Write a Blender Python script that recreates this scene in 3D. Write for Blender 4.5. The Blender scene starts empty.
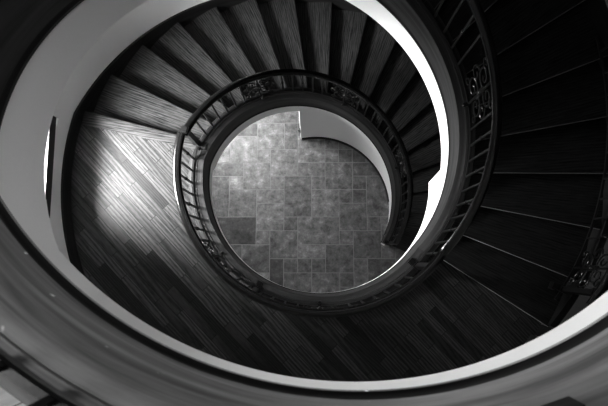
import bpy, bmesh, math, random
from mathutils import Matrix, Vector

random.seed(7)
PI = math.pi
S = 1.365                    # metres per unit; one unit is the radius of the open well
H = 0.12823                  # riser height
RO = 2.20                    # outer wall radius
ZG, ZU = -18*H, 23*H         # ground and upper floor (landing floor is 0)
TH1, D1 = -24.5, 11.15       # lower flight: first riser angle, step
TH2, D2 = -33.04, 10.88      # upper flight
OFF = 0.0517                 # nosings run a little ahead of the radial line
LV = 0.08                    # level reference of curbs above floor
col = bpy.context.scene.collection
rad = math.radians

def nos1(t): return -18*H + H*(1+(t-TH1)/D1)
def nos2(t): return H*(1+(t-TH2)/D2)
def zref1(t): return min(LV, max(nos1(t), ZG+H*0.6))
def zrefL(t): return LV
def zref2(t): return min(ZU+LV, max(LV, nos2(t)))
def zrefU(t): return ZU+LV

# ------------------------------------------------------------------ materials
def mat(name):
    m = bpy.data.materials.new(name); m.use_nodes = True
    nt = m.node_tree; b = nt.nodes['Principled BSDF']
    return m, nt, b
def N(nt, t, **kw):
    n = nt.nodes.new(t)
    for k, v in kw.items(): setattr(n, k, v)
    return n
def grey(v): return (v, v, v, 1)
def ramp(nt, stops):
    r = N(nt, 'ShaderNodeValToRGB'); e = r.color_ramp.elements
    while len(e) < len(stops): e.new(0.5)
    for i, (p, v) in enumerate(stops): e[i].position = p; e[i].color = grey(v)
    return r
def plain(name, v, rough=0.6, metallic=0.0, bump=0.0, bscale=60, var=0.06):
    m, nt, b = mat(name)
    tc = N(nt, 'ShaderNodeTexCoord'); nz = N(nt, 'ShaderNodeTexNoise')
    nz.inputs['Scale'].default_value = bscale; nz.inputs['Detail'].default_value = 4
    nt.links.new(tc.outputs['Object'], nz.inputs['Vector'])
    r = ramp(nt, [(0.3, v*(1-var)), (0.7, v*(1+var))])
    nt.links.new(nz.outputs['Fac'], r.inputs['Fac']); nt.links.new(r.outputs['Color'], b.inputs['Base Color'])
    b.inputs['Roughness'].default_value = rough; b.inputs['Metallic'].default_value = metallic
    if bump:
        bp = N(nt, 'ShaderNodeBump'); bp.inputs['Strength'].default_value = bump; bp.inputs['Distance'].default_value = 0.002
        nt.links.new(nz.outputs['Fac'], bp.inputs['Height']); nt.links.new(bp.outputs['Normal'], b.inputs['Normal'])
    return m
def wood(name, lo, hi, rough=0.4, coord='Object', scale=(2.0, 26.0, 26.0), rot=0.0, rand=True, planks=None, spec=0.5, scratch=False, ringmix=0.12, wide=False):
    m, nt, b = mat(name); L = nt.links.new
    tc = N(nt, 'ShaderNodeTexCoord'); vec = tc.outputs[coord]
    if rot:
        mr = N(nt, 'ShaderNodeMapping'); mr.inputs['Rotation'].default_value = (0, 0, rot); L(vec, mr.inputs['Vector']); vec = mr.outputs['Vector']
    base = vec
    if rand:
        oi = N(nt, 'ShaderNodeObjectInfo'); ml = N(nt, 'ShaderNodeVectorMath', operation='SCALE'); ml.inputs['Scale'].default_value = 37.0
        cb = N(nt, 'ShaderNodeCombineXYZ')
        for i in range(3): L(oi.outputs['Random'], cb.inputs[i])
        L(cb.outputs[0], ml.inputs[0]); ad = N(nt, 'ShaderNodeVectorMath', operation='ADD'); L(vec, ad.inputs[0]); L(ml.outputs[0], ad.inputs[1]); vec = ad.outputs[0]
    mult = None
    if planks:
        br = N(nt, 'ShaderNodeTexBrick'); br.offset = 0.37; br.offset_frequency = 2; br.squash = 1.0
        br.inputs['Color1'].default_value = grey(0.0); br.inputs['Color2'].default_value = grey(1.0); br.inputs['Mortar'].default_value = grey(0.5)
        br.inputs['Scale'].default_value = 1.0; br.inputs['Mortar Size'].default_value = planks[2]; br.inputs['Mortar Smooth'].default_value = 0.1
        br.inputs['Brick Width'].default_value = planks[0]; br.inputs['Row Height'].default_value = planks[1]; br.inputs['Bias'].default_value = 0.0
        L(base, br.inputs['Vector'])
        # shift the grain per plank
        sc = N(nt, 'ShaderNodeVectorMath', operation='SCALE'); sc.inputs['Scale'].default_value = 9.0; L(br.outputs['Color'], sc.inputs[0])
        ad2 = N(nt, 'ShaderNodeVectorMath', operation='ADD'); L(vec, ad2.inputs[0]); L(sc.outputs[0], ad2.inputs[1]); vec = ad2.outputs[0]
    mp = N(nt, 'ShaderNodeMapping'); mp.inputs['Scale'].default_value = scale; L(vec, mp.inputs['Vector'])
    n1 = N(nt, 'ShaderNodeTexNoise'); n1.inputs['Scale'].default_value = 1.0; n1.inputs['Detail'].default_value = 6; n1.inputs['Roughness'].default_value = 0.62; n1.inputs['Distortion'].default_value = 0.6
    L(mp.outputs[0], n1.inputs['Vector'])
    mp2 = N(nt, 'ShaderNodeMapping'); mp2.inputs['Scale'].default_value = tuple(s*0.28 for s in scale); L(vec, mp2.inputs['Vector'])
    wv = N(nt, 'ShaderNodeTexWave', wave_type='RINGS', rings_direction='SPHERICAL'); wv.inputs['Scale'].default_value = 0.55; wv.inputs['Distortion'].default_value = 5.0; wv.inputs['Detail'].default_value = 3
    L(mp2.outputs[0], wv.inputs['Vector'])
    mx = N(nt, 'ShaderNodeMix', data_type='FLOAT'); mx.inputs[0].default_value = ringmix; L(n1.outputs['Fac'], mx.inputs[2]); L(wv.outputs['Fac'], mx.inputs[3])
    r = ramp(nt, [(0.24, lo), (0.5, (lo+hi)/2), (0.76, hi)] if wide else [(0.33, lo), (0.5, (lo+hi)/2), (0.68, hi)]); L(mx.outputs[0], r.inputs['Fac'])
    out = r.outputs['Color']
    if planks:
        tone = ramp(nt, [(0.0, planks[3]), (0.15, (planks[3]+1)/2), (0.55, 1.0), (1.0, planks[4])]); L(br.outputs['Color'], tone.inputs['Fac'])
        mm = N(nt, 'ShaderNodeMix', data_type='RGBA', blend_type='MULTIPLY'); mm.inputs[0].default_value = 1.0; L(out, mm.inputs[6]); L(tone.outputs['Color'], mm.inputs[7])
        m3 = N(nt, 'ShaderNodeMix', data_type='RGBA'); L(br.outputs['Fac'], m3.inputs[0]); L(mm.outputs[2], m3.inputs[6]); m3.inputs[7].default_value = grey(lo*0.35); out = m3.outputs[2]
    if scratch:
        vz = N(nt, 'ShaderNodeTexNoise'); vz.inputs['Scale'].default_value = 14.0; vz.inputs['Detail'].default_value = 2; L(tc.outputs[coord], vz.inputs['Vector'])
        rr = ramp(nt, [(0.715, 0.0), (0.75, 1.0)]); L(vz.outputs['Fac'], rr.inputs['Fac'])
        m4 = N(nt, 'ShaderNodeMix', data_type='RGBA'); L(rr.outputs['Color'], m4.inputs[0]); L(out, m4.inputs[6]); m4.inputs[7].default_value = grey(min(1, hi*3)); out = m4.outputs[2]
    L(out, b.inputs['Base Color']); b.inputs['Roughness'].default_value = rough; b.inputs['Specular IOR Level'].default_value = spec
    bp = N(nt, 'ShaderNodeBump'); bp.inputs['Strength'].default_value = 0.25; bp.inputs['Distance'].default_value = 0.002
    L(mx.outputs[0], bp.inputs['Height']); L(bp.outputs['Normal'], b.inputs['Normal'])
    return m

M = {}
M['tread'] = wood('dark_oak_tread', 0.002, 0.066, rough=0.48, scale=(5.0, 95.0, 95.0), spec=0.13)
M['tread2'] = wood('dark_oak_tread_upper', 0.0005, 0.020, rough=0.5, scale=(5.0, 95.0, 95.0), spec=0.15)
M['riser'] = wood('dark_oak_riser', 0.004, 0.016, rough=0.5, spec=0.15, scale=(20.0, 2.4, 20.0))
M['nosing'] = wood('nosing_highlight', 0.12, 0.25, rough=0.3, scale=(2.4, 30.0, 30.0))  # painted highlight: pale colour where upper nosings catch the light
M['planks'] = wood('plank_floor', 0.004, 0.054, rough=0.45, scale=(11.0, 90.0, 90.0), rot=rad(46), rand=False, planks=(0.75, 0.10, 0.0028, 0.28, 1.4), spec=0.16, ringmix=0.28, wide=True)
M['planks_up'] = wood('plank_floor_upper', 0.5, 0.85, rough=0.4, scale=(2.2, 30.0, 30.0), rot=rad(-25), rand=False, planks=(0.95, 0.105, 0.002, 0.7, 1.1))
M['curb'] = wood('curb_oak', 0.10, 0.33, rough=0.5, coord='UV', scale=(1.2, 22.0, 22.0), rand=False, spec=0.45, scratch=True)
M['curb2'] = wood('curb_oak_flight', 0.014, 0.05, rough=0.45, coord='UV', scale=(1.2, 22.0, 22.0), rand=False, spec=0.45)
M['rail'] = wood('handrail_oak', 0.002, 0.008, rough=0.2, coord='UV', scale=(1.2, 30.0, 30.0), rand=False, spec=0.4)
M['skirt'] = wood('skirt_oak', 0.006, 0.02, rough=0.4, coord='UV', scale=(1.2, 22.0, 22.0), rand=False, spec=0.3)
M['iron'] = plain('black_iron', 0.022, rough=0.36, metallic=0.6, bump=0.3, bscale=90)
M['white'] = plain('white_plaster', 0.80, rough=0.7, bump=0.15, bscale=120, var=0.015)
M['wall'] = plain('grey_wall_plaster', 0.74, rough=0.75, bump=0.15, bscale=120, var=0.015)
M['hall'] = plain('hall_shade', 0.02, rough=0.8)  # near-black colour stands in for the unlit hall beyond the railing
M['sill'] = plain('white_sill_paint', 0.85, rough=0.5, var=0.01)
M['frame'] = plain('dark_window_frame', 0.015, rough=0.4)
M['plate'] = plain('dark_latch_plate', 0.02, rough=0.4)
# tile: colour from a per-tile attribute
m, nt, b = mat('slate_tile'); L = nt.links.new
at = N(nt, 'ShaderNodeAttribute', attribute_name='tone'); tc = N(nt, 'ShaderNodeTexCoord')
of = N(nt, 'ShaderNodeVectorMath', operation='SCALE'); of.inputs['Scale'].default_value = 17.0; L(at.outputs['Color'], of.inputs[0])
ad = N(nt, 'ShaderNodeVectorMath', operation='ADD'); L(tc.outputs['Object'], ad.inputs[0]); L(of.outputs[0], ad.inputs[1])
nz = N(nt, 'ShaderNodeTexNoise'); nz.inputs['Scale'].default_value = 7.0; nz.inputs['Detail'].default_value = 9; nz.inputs['Roughness'].default_value = 0.75; nz.inputs['Distortion'].default_value = 0.15
L(ad.outputs[0], nz.inputs['Vector'])
r = ramp(nt, [(0.36, 0.085), (0.47, 0.17), (0.56, 0.23), (0.66, 0.38)]); L(nz.outputs['Fac'], r.inputs['Fac'])
mm = N(nt, 'ShaderNodeMix', data_type='RGBA', blend_type='MULTIPLY'); mm.inputs[0].default_value = 1; L(r.outputs['Color'], mm.inputs[6]); L(at.outputs['Color'], mm.inputs[7])
L(mm.outputs[2], b.inputs['Base Color']); b.inputs['Roughness'].default_value = 0.55
bp = N(nt, 'ShaderNodeBump'); bp.inputs['Strength'].default_value = 0.35; bp.inputs['Distance'].default_value = 0.004; L(nz.outputs['Fac'], bp.inputs['Height']); L(bp.outputs['Normal'], b.inputs['Normal'])
M['tile'] = m
M['grout'] = plain('grout', 0.27, rough=0.85, bscale=30)
# window glass: clear pane with a faint reflection
m, nt, b = mat('window_glass'); nt.nodes.remove(b); o = nt.nodes['Material Output']
t = N(nt, 'ShaderNodeBsdfTransparent'); t.inputs['Color'].default_value = grey(0.95); g = N(nt, 'ShaderNodeBsdfGlossy'); g.inputs['Roughness'].default_value = 0.03
mixs = N(nt, 'ShaderNodeMixShader'); mixs.inputs[0].default_value = 0.08
nt.links.new(t.outputs[0], mixs.inputs[1]); nt.links.new(g.outputs[0], mixs.inputs[2]); nt.links.new(mixs.outputs[0], o.inputs['Surface'])
M['glass'] = m

# ------------------------------------------------------------------ object helpers
def pol(r, t, z): return Vector((r*math.cos(rad(t)), r*math.sin(rad(t)), z))
def finish(name, bm, m, parent=None, smooth=False, loc=None, rotz=0.0):
    """bm is in units (local if loc is given, else world)"""
    bmesh.ops.recalc_face_normals(bm, faces=bm.faces)
    bmesh.ops.scale(bm, vec=(S, S, S), verts=bm.verts)
    me = bpy.data.meshes.new(name); bm.to_mesh(me); bm.free()
    me.materials.append(m)
    if smooth:
        me.shade_smooth() if hasattr(me, 'shade_smooth') else None
        me.set_sharp_from_angle(angle=rad(40))
    o = bpy.data.objects.new(name, me); col.objects.link(o)
    base = Vector((0, 0, 0)) if loc is None else Vector(loc)*S
    if parent is not None:
        o.parent = parent; base = base - parent.location
    o.location = base; o.rotation_euler = (0, 0, rotz)
    return o
def centre(o):
    """move a top-level mesh's origin to the bottom middle of its bounds"""
    me = o.data; vs = [v.co for v in me.vertices]
    c = Vector(((min(v.x for v in vs)+max(v.x for v in vs))/2, (min(v.y for v in vs)+max(v.y for v in vs))/2, min(v.z for v in vs)))
    return o
def thing(name, label, cat, loc, group=None):
    o = bpy.data.objects.new(name, None); col.objects.link(o); o.empty_display_size = 0.1
    o.location = Vector(loc)*S; o['label'] = label; o['category'] = cat
    if group: o['group'] = group
    return o
def struct(o): o['kind'] = 'structure'; return o
def frange(a, b, step):
    n = max(1, int(math.ceil(abs(b-a)/step))); return [a+(b-a)*i/n for i in range(n+1)]
def sweep(prof, ths, zf, close=True, bm=None, rings=None):
    """prof: list of (r, dz) or callable(theta); closed polygon swept about the axis"""
    bm = bm or bmesh.new(); uvl = bm.loops.layers.uv.verify()
    ringsv = []; pl = None
    for t in ths:
        p = prof(t) if callable(prof) else prof
        ringsv.append([bm.verts.new(pol(r, t, zf(t)+dz)) for r, dz in p])
    p0 = prof(ths[0]) if callable(prof) else prof
    acc = [0]
    for i in range(len(p0)):
        a, b_ = p0[i], p0[(i+1) % len(p0)]; acc.append(acc[-1]+math.hypot(a[0]-b_[0], a[1]-b_[1]))
    n = len(p0)
    for k in range(len(ths)-1):
        u0, u1 = rad(ths[k])*S, rad(ths[k+1])*S
        for i in range(n):
            j = (i+1) % n
            f = bm.faces.new((ringsv[k][i], ringsv[k][j], ringsv[k+1][j], ringsv[k+1][i]))
            for lp, uv in zip(f.loops, ((u0, acc[i]*S), (u0, acc[i+1]*S), (u1, acc[i+1]*S), (u1, acc[i]*S))): lp[uvl].uv = uv
    if close:
        bm.faces.new(ringsv[0]); bm.faces.new(list(reversed(ringsv[-1])))
    return bm
def add_box(bm, o, ax, ay, az):
    """box spanned from corner o by three vectors"""
    o, ax, ay, az = map(Vector, (o, ax, ay, az))
    v = [bm.verts.new(o+ax*i+ay*j+az*k) for k in (0, 1) for j in (0, 1) for i in (0, 1)]
    for q in ((0, 2, 3, 1), (4, 5, 7, 6), (0, 1, 5, 4), (2, 6, 7, 3), (0, 4, 6, 2), (1, 3, 7, 5)): bm.faces.new([v[i] for i in q])
    return v
def local_frame(t):
    return Vector((math.cos(rad(t)), math.sin(rad(t)), 0)), Vector((-math.sin(rad(t)), math.cos(rad(t)), 0)), Vector((0, 0, 1))
def tube(pts, r, sides=6, bm=None, radii=None):
    bm = bm or bmesh.new(); rings = []
    up = None
    for i, p in enumerate(pts):
        d = (pts[min(i+1, len(pts)-1)]-pts[max(i-1, 0)]).normalized()
        if up is None: up = Vector((0, 0, 1)) if abs(d.z) < 0.9 else Vector((1, 0, 0))
        a = d.cross(up).normalized(); b_ = a.cross(d).normalized(); up = b_
        rr = radii[i] if radii else r
        rings.append([bm.verts.new(p+(a*math.cos(2*PI*k/sides)+b_*math.sin(2*PI*k/sides))*rr) for k in range(sides)])
    for i in range(len(pts)-1):
        for k in range(sides):
            j = (k+1) % sides; bm.faces.new((rings[i][k], rings[i][j], rings[i+1][j], rings[i+1][k]))
    bm.faces.new(rings[0]); bm.faces.new(list(reversed(rings[-1])))
    return bm

# ------------------------------------------------------------------ ground floor tiles
T0 = 0.19
placed = {}
tiles = []
def put(c, r_, w, h, tone=None):
    cells = [(c+i, r_+j) for i in range(w) for j in range(h)]
    if any(q in placed for q in cells): return False
    for q in cells: placed[q] = 1
    tiles.append((c, r_, w, h, tone)); return True
for a in [(-2,1,3,1,.82),(1,1,2,2,1.0),(2,0,1,1,1.05),(3,0,2,2,1.02),(-2,2,2,3,.78),(0,2,1,1,1.15),(0,3,2,2,.85),(2,3,2,1,.95),(3,2,1,1,.95),(4,2,2,3,.85),
          (2,4,2,2,1.0),(-1,5,3,2,.55),(2,6,1,1,.9),(3,6,2,2,.85),(4,5,1,1,.8),(1,7,2,2,.75),(-1,7,2,1,.8),(3,8,1,2,.55),(5,5,3,2,.95),
          (6,3,2,2,1.05),(8,4,2,2,.85),(8,6,1,1,.9),(9,6,2,2,.8),(5,7,2,1,1.1),(7,7,2,2,.85),(4,8,1,1,.8),(5,8,1,1,.75),(6,8,1,1,.8),(6,9,2,2,.9),(4,9,2,2,.85),
          (8,9,1,1,.8),(9,8,1,2,.95),(10,8,2,2,.75),(8,10,2,1,.85),(10,5,1,1,.9),(5,1,2,1,.95),(5,-1,2,2,1.05),(7,1,2,2,.9),(6,2,1,1,.95),(8,3,1,1,.85),
          (9,2,1,1,.85),(9,3,1,1,.7),(9,1,2,1,.75),(10,2,2,3,.85),(8,0,1,1,.75),(7,0,1,1,.95),(0,-1,2,2,1.02),(2,-2,2,2,1.0),(4,-2,1,2,.85),(-2,-1,2,2,1.05),(1,-3,2,1,1.0),(3,-3,2,1,.95)]:
    put(*a)
shapes = [(2,2),(2,2),(3,2),(2,3),(2,1),(1,2),(1,1)]
for rr in range(-9, 17):
    for cc in range(-6, 20):
        if (cc, rr) in placed: continue
        random.shuffle(shapes)
        for w, h in shapes+[(1,1)]:
            if put(cc, rr, w, h, random.choice((.75,.85,.9,1.0,1.05))): break
def tx(c): return -0.065+T0*(c-6)
def ty(r_): return -0.116-T0*(r_-5)
bm = bmesh.new(); cl = bm.loops.layers.float_color.new('tone')
g = 0.0032
for c, r_, w, h, tone in tiles:
    x0, x1, y1, y0 = tx(c)+g, tx(c+w)-g, ty(r_)-g, ty(r_+h)+g
    if max(x0**2, x1**2)+max(y0**2, y1**2) > 5.6: continue
    e = 0.004; z = ZG
    lo = [bm.verts.new((x, y, z-0.005)) for x, y in ((x0, y0), (x1, y0), (x1, y1), (x0, y1))]
    hi = [bm.verts.new((x, y, z)) for x, y in ((x0+e, y0+e), (x1-e, y0+e), (x1-e, y1-e), (x0+e, y1-e))]
    fs = [bm.faces.new(hi)]+[bm.faces.new((lo[i], lo[(i+1) % 4], hi[(i+1) % 4], hi[i])) for i in range(4)]
    for f in fs:
        for lp in f.loops: lp[cl] = (tone**1.5, tone**1.5, tone**1.5, 1)
# the tiles and their grout bed are one floor
gb = [bm.verts.new(pol(RO+0.2, k*360/64, ZG-0.003)) for k in range(64)]
gf = bm.faces.new(gb)
gb2 = [bm.verts.new(pol(RO+0.2, k*360/64, ZG-0.08)) for k in range(64)]
for k in range(64): bm.faces.new((gb[k], gb2[k], gb2[(k+1) % 64], gb[(k+1) % 64]))
bm.faces.ensure_lookup_table()
for f in bm.faces:
    if len(f.verts) == 64 or f.verts[0].co.z < ZG-0.07 or f.verts[1].co.z < ZG-0.07: f.material_index = 1
floor = struct(finish('floor', bm, M['tile'])); floor.data.materials.append(M['grout'])

# ------------------------------------------------------------------ outer wall with window opening
WA0, WA1 = 168.3, 190.0; SILL, HEAD = 0.30, 1.62; WT = 0.25
ZTOP = ZU+1.7
bm = bmesh.new()
def wall_seg(t0, t1, z0, z1):
    sweep([(RO, z0), (RO+WT, z0), (RO+WT, z1), (RO, z1)], frange(t0, t1, 2.5), lambda t: 0, bm=bm)
wall_seg(WA1, 360-37.0, ZG, ZTOP); wall_seg(100, WA0, ZG, ZTOP); wall_seg(WA0, WA1, ZG, SILL); wall_seg(WA0, WA1, HEAD, ZTOP)
bmesh.ops.remove_doubles(bm, verts=bm.verts, dist=1e-5)
struct(finish('wall_outer', bm, M['wall'], smooth=True))
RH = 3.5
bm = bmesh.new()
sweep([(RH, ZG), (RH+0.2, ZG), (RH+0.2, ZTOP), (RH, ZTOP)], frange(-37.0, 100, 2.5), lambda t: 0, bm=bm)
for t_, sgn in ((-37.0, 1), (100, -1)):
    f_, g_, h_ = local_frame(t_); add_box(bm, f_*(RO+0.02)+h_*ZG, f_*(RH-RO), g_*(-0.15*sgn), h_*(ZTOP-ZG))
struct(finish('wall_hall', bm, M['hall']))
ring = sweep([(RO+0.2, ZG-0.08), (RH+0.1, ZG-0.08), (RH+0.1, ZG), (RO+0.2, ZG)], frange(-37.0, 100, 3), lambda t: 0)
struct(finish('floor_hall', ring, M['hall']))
# window: straight frame on a chord, glass, deep white sill
wn = 180.5; fr, ft, fz = local_frame(wn)
win = thing('window_1', 'tall dark framed window in the curved wall above the landing, only a bright sliver showing', 'window', fr*(RO+0.05)+fz*SILL); struct(win)
d0 = 2.168
def wbox(r0, r1, t0, t1, z0, z1, bm): add_box(bm, fr*r0+ft*t0+fz*z0, fr*(r1-r0), ft*(t1-t0), fz*(z1-z0))
# tangential axis ft points to growing angle; opening spans roughly 18.5 deg one way, 11 the other
bm = bmesh.new(); e = 0.085
tl, tr = -0.62, 0.36
wbox(d0, d0+0.03, tl, tr, SILL, SILL+e, bm); wbox(d0, d0+0.03, tl, tr, HEAD-e, HEAD, bm)
wbox(d0, d0+0.03, tl, tl+e, SILL+e, HEAD-e, bm); wbox(d0, d0+0.03, tr-e, tr, SILL+e, HEAD-e, bm)
finish('window_frame', bm, M['frame'], win)
for a, b_ in ((tl+e, tr-e),):
    bm = bmesh.new(); wbox(d0+0.012, d0+0.018, a, b_, SILL+e, HEAD-e, bm); finish('pane', bm, M['glass'], win)
bm = bmesh.new(); wbox(d0+0.032, RO+WT+0.02, tl+0.10, tr-0.10, SILL+0.001, SILL+0.012, bm)
finish('window_sill', bm, M['sill'], win)

# ------------------------------------------------------------------ landing floor, upper floor
def ring_floor(name, r0, r1, t0, t1, z, th, m, z_under=None):
    bm = sweep([(r0, -th), (r1, -th), (r1, 0), (r0, 0)], frange(t0, t1, 2.5), lambda t: z)
    return struct(finish(name, bm, m))
a_top = TH1+D1*17   # nosing angle of the landing edge
ring_floor('floor_landing', 1.06, RO, a_top-0.6, 360+TH2, 0.0, 0.05, M['planks'])
ring_floor('floor_upper', 1.06, RO, TH2+D2*22, 372, ZU, 0.05, M['planks_up'])
bm = sweep([(1.06, -0.24), (RO, -0.24), (RO, -0.05), (1.06, -0.05)], frange(a_top, 360+TH2, 3), lambda t: 0); struct(finish('ceiling_landing', bm, M['white']))
bm = sweep([(1.06, -0.24), (RO, -0.24), (RO, -0.05), (1.06, -0.05)], frange(TH2+D2*22, 372, 3), lambda t: ZU); struct(finish('ceiling_upper', bm, M['white']))

# ------------------------------------------------------------------ curb profiles
def wood_prof(lo=-0.20, hi=0.03, gap=0.012, drop=0.007):
    return [(1.075, lo), (0.998, lo), (0.992, lo+0.005), (0.992, lo+0.016), (0.996, lo+0.020), (1.000, lo+0.020+gap),
            (1.000, hi-drop-0.010), (1.004, hi-drop), (1.046, hi-0.005), (1.052, hi-0.002), (1.0535, hi-0.010), (1.056, hi), (1.118, hi), (1.123, hi-0.006), (1.123, lo)]
def shadow_gap(o):
    """paints the shadow line above the bead as a narrow dark strip"""
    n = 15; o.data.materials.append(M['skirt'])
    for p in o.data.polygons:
        if p.index < len(o.data.polygons)-2 and p.index % n in (3, 4): p.material_index = 1  # dark colour stands in for shade along the top of the bead
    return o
def white_prof(b):
    return [(1.0, b), (1.07, b), (1.07, -0.20), (1.0, -0.20)]
ang = lambda a, b: frange(a, b, 1.5)
TL0 = TH1+D1*(17+LV/H)         # lower flight reaches level
TF0 = TH2-D2*(1-LV/H)         # upper flight leaves level
TU0 = TH2+D2*(22+LV/H)
F1START = -28.0

# ---- landing curb (white fascia + oak curb)
lc = thing('landing_curb', 'oak topped curb with pale fascia circling the stair well at the plank landing', 'curb', pol(1.05, 250, -0.25)); struct(lc)
finish('fascia', sweep([(1.0, -0.25), (1.07, -0.25), (1.07, LV-0.20), (1.0, LV-0.20)], ang(TL0, 360+TF0), lambda t: 0), M['white'], lc, True)
shadow_gap(finish('curb', sweep(wood_prof(), ang(TL0, 360+TF0), zrefL), M['curb2'], lc, True))
uc = thing('upper_curb', 'broad scuffed oak curb with pale fascia edging the upper floor in the foreground', 'curb', pol(1.05, 270, ZU-0.25)); struct(uc)
finish('fascia', sweep(lambda t: white_prof(min(-0.295, nos2(t)-0.417-zrefU(t))), ang(TU0, 372), zrefU), M['white'], uc, True)
shadow_gap(finish('curb', sweep(wood_prof(gap=0.025, drop=0.05), ang(TU0, 372), zrefU), M['curb'], uc, True))

# ---- wall below the lower flight, with baseboard and latch plate
WB0, WB1 = -29.0, 102.0
def wz(t): return 0
wu = sweep(lambda t: [(1.0, ZG), (1.055, ZG), (1.055, zref1(t)-0.385), (1.0, zref1(t)-0.385)] if zref1(t)-0.385 > ZG+0.01 else [(1.0, ZG), (1.055, ZG), (1.055, ZG+0.01), (1.0, ZG+0.01)], ang(WB0, WB1), wz)
struct(finish('wall_under_stair', wu, M['white'], smooth=True))
struct(finish('baseboard_under_stair', sweep([(0.986, ZG), (0.9995, ZG), (0.9995, ZG+0.05), (0.990, ZG+0.05)], ang(5, WB1-0.2), wz), M['skirt'], smooth=True))
fr2, ft2, fz2 = local_frame(WB1)
bm = bmesh.new(); add_box(bm, fr2*1.012+ft2*0.001+fz2*(ZG+0.28), fr2*0.030, ft2*0.012, fz2*0.14); add_box(bm, fr2*1.020+ft2*0.013+fz2*(ZG+0.33), fr2*0.014, ft2*0.02, fz2*0.03)
o = finish('latch_plate', bm, M['plate']); o['label'] = 'small dark latch plate on the end of the white wall under the stair'; o['category'] = 'latch'

# ------------------------------------------------------------------ flights
def tread_mesh(D, wdir=1, mid=True):
    """local frame: x radial along the middle of the step, z=0 is the tread top"""
    half = D/2; bm = bmesh.new()
    prof = []
    r0, r1 = 1.075, RO-0.002
    n = 6
    def front(r, off): # point on a line parallel to the front radius, shifted forward by off
        a = -half; d = Vector((math.cos(rad(a)), math.sin(rad(a)), 0)); nrm = Vector((math.sin(rad(a)), -math.cos(rad(a)), 0))
        return d*r+nrm*off
    def back(r): return Vector((r*math.cos(rad(half+1.0)), r*math.sin(rad(half+1.0)), 0))
    th = 0.028
    # cross-section from front to back: rounded nosing
    secs = [(OFF-0.012, 0.0), (OFF-0.004, -0.003), (OFF, -0.010), (OFF, -0.018), (OFF-0.004, -th+0.003), (OFF-0.012, -th)]
    rows = []
    for k in range(n+1):
        r = r0+(r1-r0)*k/n
        row = [bm.verts.new(front(r, s)+Vector((0, 0, z))) for s, z in secs]
        bk = back(r); row.append(bm.verts.new(bk+Vector((0, 0, -th)))); row.append(bm.verts.new(bk))
        rows.append(row)
    m_ = len(rows[0])
    for k in range(n):
        for i in range(m_):
            j = (i+1) % m_; bm.faces.new((rows[k][i], rows[k][j], rows[k+1][j], rows[k+1][i]))
    bm.faces.new(rows[0]); bm.faces.new(list(reversed(rows[-1])))
    return bm
def riser_mesh(D):
    bm = bmesh.new(); a = -D/2; d = Vector((math.cos(rad(a)), math.sin(rad(a)), 0)); nrm = Vector((math.sin(rad(a)), -math.cos(rad(a)), 0))
    add_box(bm, d*1.075+nrm*(OFF-0.035)+Vector((0, 0, -H)), d*(RO-0.002-1.075), nrm*0.014, Vector((0, 0, H-0.027)))
    return bm
def flight(label, TH, D, n, z0, zf, tmat, bottom, tA, tB, group=None, lit=False):
    root = thing('staircase', label, 'staircase', pol(1.6, TH, z0))
    t0 = None
    for k in range(n):               # tread k top at z0+(k+1)H, the last one is the floor above
        mid = TH+D*k+D/2; z = z0+(k+1)*H
        if k < n-1:
            if t0 is None:
                t0 = finish('tread', tread_mesh(D), tmat, root, True, loc=(0, 0, z), rotz=rad(mid))
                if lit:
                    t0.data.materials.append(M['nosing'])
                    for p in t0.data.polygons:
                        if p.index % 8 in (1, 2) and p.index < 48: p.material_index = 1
            else:
                c = t0.copy(); col.objects.link(c); c.location = Vector((0, 0, z*S))-root.location; c.rotation_euler = (0, 0, rad(mid))
        if k == 0: r0_ = finish('riser', riser_mesh(D), M['riser'], root, False, loc=(0, 0, z), rotz=rad(mid))
        else:
            c = r0_.copy(); col.objects.link(c); c.location = Vector((0, 0, z*S))-root.location; c.rotation_euler = (0, 0, rad(mid))
    # nosing strip of the floor at the head of the flight
    bm = tread_mesh(D)
    for v in bm.verts:
        an = math.degrees(math.atan2(v.co.y, v.co.x))
        if an > 0: v.co = Matrix.Rotation(rad(-D+1.0), 3, 'Z') @ v.co
    finish('landing_nosing', bm, tmat, root, True, loc=(0, 0, z0+n*H+0.0015), rotz=rad(TH+D*(n-1)+D/2))
    return root

# lower flight
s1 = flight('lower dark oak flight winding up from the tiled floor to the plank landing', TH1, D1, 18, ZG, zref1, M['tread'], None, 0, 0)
finish('fascia', sweep(lambda t: [(1.0, b) for b in ()] or ([(1.0, max(-0.385, ZG+0.002-zref1(t))), (1.07, max(-0.385, ZG+0.002-zref1(t))), (1.07, -0.20), (1.0, -0.20)]), ang(F1START+10, TL0), zref1), M['white'], s1, True)
shadow_gap(finish('stringer', sweep(lambda t: [(r, max(dz, ZG+0.001-zref1(t))) for r, dz in wood_prof()], ang(F1START, TL0), zref1), M['curb2'], s1, True))
finish('skirt_board', sweep([(RO-0.022, -0.10), (RO-0.001, -0.10), (RO-0.001, 0.115), (RO-0.018, 0.115)], ang(TH1, a_top+0.2), nos1), M['skirt'], s1, True)
finish('soffit', sweep([(1.06, -0.37), (RO, -0.37), (RO, -0.30), (1.06, -0.30)], ang(TH1+22, a_top-0.5), nos1), M['white'], s1, True)
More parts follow.
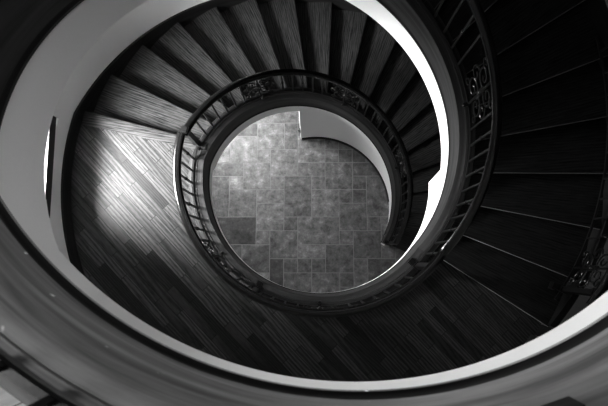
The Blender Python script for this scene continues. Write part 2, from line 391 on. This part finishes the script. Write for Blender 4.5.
# upper flight
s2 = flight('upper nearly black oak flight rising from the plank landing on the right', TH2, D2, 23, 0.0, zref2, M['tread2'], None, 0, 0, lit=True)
def b2(t):
    if t < 1.2: return -0.25-zref2(t)
    if t > 213: return -0.42+(t-213)/max(0.1, TU0-213)*0.10 if TU0 > 213 else -0.42
    return -0.415
tt = ang(TF0, 0.0)+[2.4]+ang(3.5, TU0)
def b2f(t):
    if t < 1.2: return -0.25-zref2(t)
    return -0.415
finish('fascia', sweep(lambda t: white_prof(b2f(t)), tt, zref2), M['white'], s2, True)
shadow_gap(finish('stringer', sweep(wood_prof(), ang(TF0, TU0), zref2), M['curb2'], s2, True))
finish('outer_stringer', sweep([(RO-0.022, -0.42), (RO+0.03, -0.42), (RO+0.03, 0.05), (RO-0.018, 0.05)], ang(TH2-1, 100), nos2), M['skirt'], s2, True)
finish('skirt_board', sweep([(RO-0.022, -0.10), (RO-0.001, -0.10), (RO-0.001, 0.115), (RO-0.018, 0.115)], ang(100, TH2+D2*22), nos2), M['skirt'], s2, True)
finish('soffit', sweep([(1.06, -0.40), (RO, -0.40), (RO, -0.33), (1.06, -0.33)], ang(5, TH2+D2*22), nos2), M['white'], s2, True)
# baseboards on the floors
struct(finish('baseboard_landing', sweep([(RO-0.024, 0), (RO-0.001, 0), (RO-0.001, 0.12), (RO-0.018, 0.12)], ang(a_top+0.2, 360-37.2), lambda t: 0), M['skirt'], smooth=True))
struct(finish('baseboard_upper', sweep([(RO-0.024, 0), (RO-0.001, 0), (RO-0.001, 0.12), (RO-0.018, 0.12)], ang(TH2+D2*22+3, 372), lambda t: ZU), M['skirt'], smooth=True))

# ------------------------------------------------------------------ railings
RR = 1.086; BT, RB, RT = 0.03, 0.462, 0.512
def rail_prof(rr):
    w = 0.031
    return [(rr-w*0.55, RB), (rr-w*0.62, RB+0.012), (rr-w, RB+0.022), (rr-w, RB+0.036), (rr-w*0.7, RT-0.004), (rr-w*0.3, RT), (rr+w*0.3, RT), (rr+w*0.7, RT-0.004), (rr+w, RB+0.036), (rr+w, RB+0.022), (rr+w*0.62, RB+0.012), (rr+w*0.55, RB)]
def bal_mesh(h, knot):
    bm = bmesh.new(); w = 0.0068
    add_box(bm, (-w, -w, 0), (2*w, 0, 0), (0, 2*w, 0), (0, 0, h))
    if knot:
        z0 = h*0.5
        prev = None
        for z, q in ((z0-0.022, w), (z0-0.012, 0.013), (z0, 0.016), (z0+0.012, 0.013), (z0+0.022, w)):
            ring = [bm.verts.new((q*math.cos(2*PI*k/8), q*math.sin(2*PI*k/8), z)) for k in range(8)]
            if prev:
                for k in range(8): bm.faces.new((prev[k], prev[(k+1) % 8], ring[(k+1) % 8], ring[k]))
            prev = ring
    return bm
def scroll_bm(rr, zf, tc, span, small=False):
    """iron scrollwork in the plane of the railing, mirrored about the panel's middle"""
    bm = bmesh.new(); h0, h1 = BT+0.015, RB-0.01
    W = span*0.5*0.92
    def P(u, v): # u in -1..1 across the panel, v in 0..1 up
        t = tc+u*W; return pol(rr, t, zf(t)+h0+(h1-h0)*v)
    asp = (rad(W)*rr)/(h1-h0)          # width unit over height unit
    def spiral(cu, cv, R0, a0, turns, sgn, tail=None):
        pts = []
        n = 26
        for i in range(n+1):
            f = i/n; a = a0+sgn*f*turns*2*PI; R = R0*(1-0.80*f)
            pts.append((cu+R*math.cos(a)/asp, cv+R*math.sin(a)))
        return pts
    ra = 0.0065
    for sg in ((1,) if small else (1, -1)):
        lo = spiral(0.40, 0.27, 0.19, PI*0.9, 1.35, -1); hi = spiral(0.40, 0.74, 0.17, -PI*0.9, 1.35, 1)
        link = list(reversed(lo))+hi
        for c in ([link, spiral(0.78, 0.50, 0.13, PI/2, 1.1, -1), spiral(0.80, 0.12, 0.09, PI, 1.1, -1), spiral(0.80, 0.88, 0.09, PI, 1.1, 1)] if not small else [link]):
            tube([P(sg*u, max(0.0, min(1.0, v))) for u, v in c], ra, 5, bm=bm)
    if small: return bm
    tube([P(0, 0), P(0, 0.5), P(0, 1)], 0.008, 6, bm=bm)
    c0 = P(0, 0.5); bmesh.ops.create_icosphere(bm, subdivisions=2, radius=0.022, matrix=Matrix.Translation(c0))
    return bm
def foot_bm(t, zf, rr, wd=0.036):
    bm = bmesh.new(); fr_, ft_, fz_ = local_frame(t); z = zf(t)
    def bx(r0, r1, w, z0, z1): add_box(bm, fr_*r0-ft_*w+fz_*z0, fr_*(r1-r0), ft_*2*w, fz_*(z1-z0))
    bx(rr-0.074, rr+0.02, wd*0.5, z+0.010, z+0.044); bx(rr-0.074, rr-0.036, wd*0.75, z-0.025, z+0.036)
    return bm
def post_bm(t, zf, rr, w=0.02):
    bm = bmesh.new(); fr_, ft_, fz_ = local_frame(t); z = zf(t)
    add_box(bm, fr_*(rr-w)-ft_*w+fz_*(z+BT), fr_*2*w, ft_*2*w, fz_*(RB-BT+0.006))
    for a, q in ((0.06, 0.027), (RB-0.02, 0.027)):
        add_box(bm, fr_*(rr-q)-ft_*q+fz_*(z+a), fr_*2*q, ft_*2*q, fz_*0.018)
    return bm
BAL = [None, None]
def railing(label, zf, tA, tB, phase, panels, posts, group='iron railings with oak handrails around the stair well', rr=RR, step=5.45, cap_ends=False, halfpanels=()):
    root = thing('stair_railing', label, 'railing', pol(rr, (tA+tB)/2, zf((tA+tB)/2)), group)
    finish('handrail', sweep(rail_prof(rr), ang(tA, tB), zf), M['rail'], root, True)
    finish('bottom_rail', sweep([(rr-0.008, BT), (rr+0.008, BT), (rr+0.008, BT+0.014), (rr-0.008, BT+0.014)], ang(tA, tB), zf), M['iron'], root, True)
    for t in posts:
        p = finish('post', post_bm(t, zf, rr), M['iron'], root); 
        bm = foot_bm(t, zf, rr); f = finish('foot_plate', bm, M['iron'], None); f.parent = p; f.location = f.location-root.location-p.location
    blocked = [(a-w/2, a+w/2) for a, w in panels]+[(t-1.5, t+1.5) for t in posts]
    k = math.ceil((tA-phase)/step); 
    while phase+k*step < tB-0.5:
        t = phase+k*step
        if t > tA+0.8 and not any(a < t < b_ for a, b_ in blocked):
            kn = k % 2
            if BAL[kn] is None:
                o = finish('baluster', bal_mesh(RB-BT, kn), M['iron'], root, loc=pol(rr, t, zf(t)+BT), rotz=rad(t)); BAL[kn] = o
            else:
                o = BAL[kn].copy(); col.objects.link(o); o.parent = root; o.location = pol(rr, t, zf(t)+BT)*S-root.location; o.rotation_euler = (0, 0, rad(t))
        k += 1
    for a, w in panels:
        finish('scroll_panel', scroll_bm(rr, zf, a, w, w < 6), M['iron'], root, True)
        if w > 9 and rr < 1.5:
            bm = bmesh.new(); fr_, ft_, fz_ = local_frame(a); z = zf(a)
            add_box(bm, fr_*1.045-ft_*0.014+fz_*(z+0.028), fr_*(rr-1.045), ft_*0.028, fz_*0.014)
            bmesh.ops.create_icosphere(bm, subdivisions=2, radius=0.014, matrix=Matrix.Translation(fr_*1.048+fz_*(z+0.042)))
            finish('bracket', bm, M['iron'], root, True)
    return root
railing('iron railing with dark handrail along the lower flight beside the tiled well', zref1, F1START, TL0-4.4, 6.0, [(-22+45.3, 16), (74.9, 16), (122.3, 16)], [-26.5])
railing('iron railing with shiny handrail curving along the plank landing edge', zrefL, TL0-4.4, 360-46.0, 178.0, [(218.3, 15), (269, 15)], [165.3, 240.8], step=5.45)
railing('iron railing with scrolls along the upper flight on the right', zref2, -46.0, TU0, 33.5-5.45*20, [(20.4, 16), (66, 16), (113, 16), (160, 16)], [-44.3])
railing('iron railing of the upper floor, only baluster feet in the lower left corner', zrefU, TU0, 371.5, 240.5, [(266, 15), (312, 15)], [288.6])
# short railing on the outer side of the upper flight
def zo(t): return nos2(t)
railing('short iron scroll railing by the outer wall at the right edge of the upper flight', zo, -29.0, 24.0, -19.0, [(-21.5, 8), (2, 10)], [-26.5], rr=2.10, step=4.0)

# ------------------------------------------------------------------ lights
def area(name, loc, target, sx, sy, power):
    ld = bpy.data.lights.new(name, 'AREA'); ld.shape = 'RECTANGLE'; ld.size = sx*S; ld.size_y = sy*S; ld.energy = power
    o = bpy.data.objects.new(name, ld); col.objects.link(o); o.location = Vector(loc)*S
    d = (Vector(target)-Vector(loc)).normalized(); o.rotation_euler = d.to_track_quat('-Z', 'Y').to_euler()
    return o
area('window_daylight', (-3.7, -0.45, 2.2), (-1.6, 0.2, 0.0), 2.6, 1.2, 6600)
area('window_daylight_low', (-4.2, 0.1, 1.15), (0.9, 0.0, 0.8), 1.4, 0.8, 600)
area('ground_bounce', (-4.2, 0.3, -0.7), (-2.0, 0.0, 1.1), 2.0, 1.2, 2100)
area('upper_window_daylight', (-2.0, -1.3, 4.7), (-1.1, -0.9, ZU), 0.6, 0.6, 95)
sk = area('skylight', (1.3, 1.3, ZTOP+0.3), (-0.9, -0.6, ZU-0.1), 1.3, 1.3, 10); sk.data.spread = rad(75)
area('skylight_far', (-0.6, 1.7, ZTOP+0.4), (0.0, -0.9, 2.6), 1.6, 1.6, 28)
area('ground_window_daylight', (-1.6, 1.5, -1.2), (0.0, 0.5, ZG), 0.7, 0.7, 175)
w = bpy.data.worlds.new('World'); bpy.context.scene.world = w; w.use_nodes = True
w.node_tree.nodes['Background'].inputs['Color'].default_value = grey(1.0); w.node_tree.nodes['Background'].inputs['Strength'].default_value = 0.015

# ------------------------------------------------------------------ camera
cd = bpy.data.cameras.new('camera'); cam = bpy.data.objects.new('camera', cd); col.objects.link(cam)
cd.sensor_width = 36.0; cd.lens = 450*36/608; cd.clip_start = 0.02
R = Matrix(((0.99995, 0.001275, 0.009908), (0.0, 0.991821, -0.127640), (-0.009989, 0.127634, 0.991771)))
mw = R.to_4x4(); mw.translation = Vector((-0.1068, -0.7159, 3.848))*S; cam.matrix_world = mw
cd.dof.use_dof = True; cd.dof.focus_distance = 4.2*S; cd.dof.aperture_fstop = 4.0
bpy.context.scene.camera = cam
bpy.context.scene.view_settings.view_transform = 'Standard'
bpy.context.scene.view_settings.look = 'None'
bpy.context.scene.view_settings.gamma = 0.86
bpy.context.scene.view_settings.exposure = 0.18
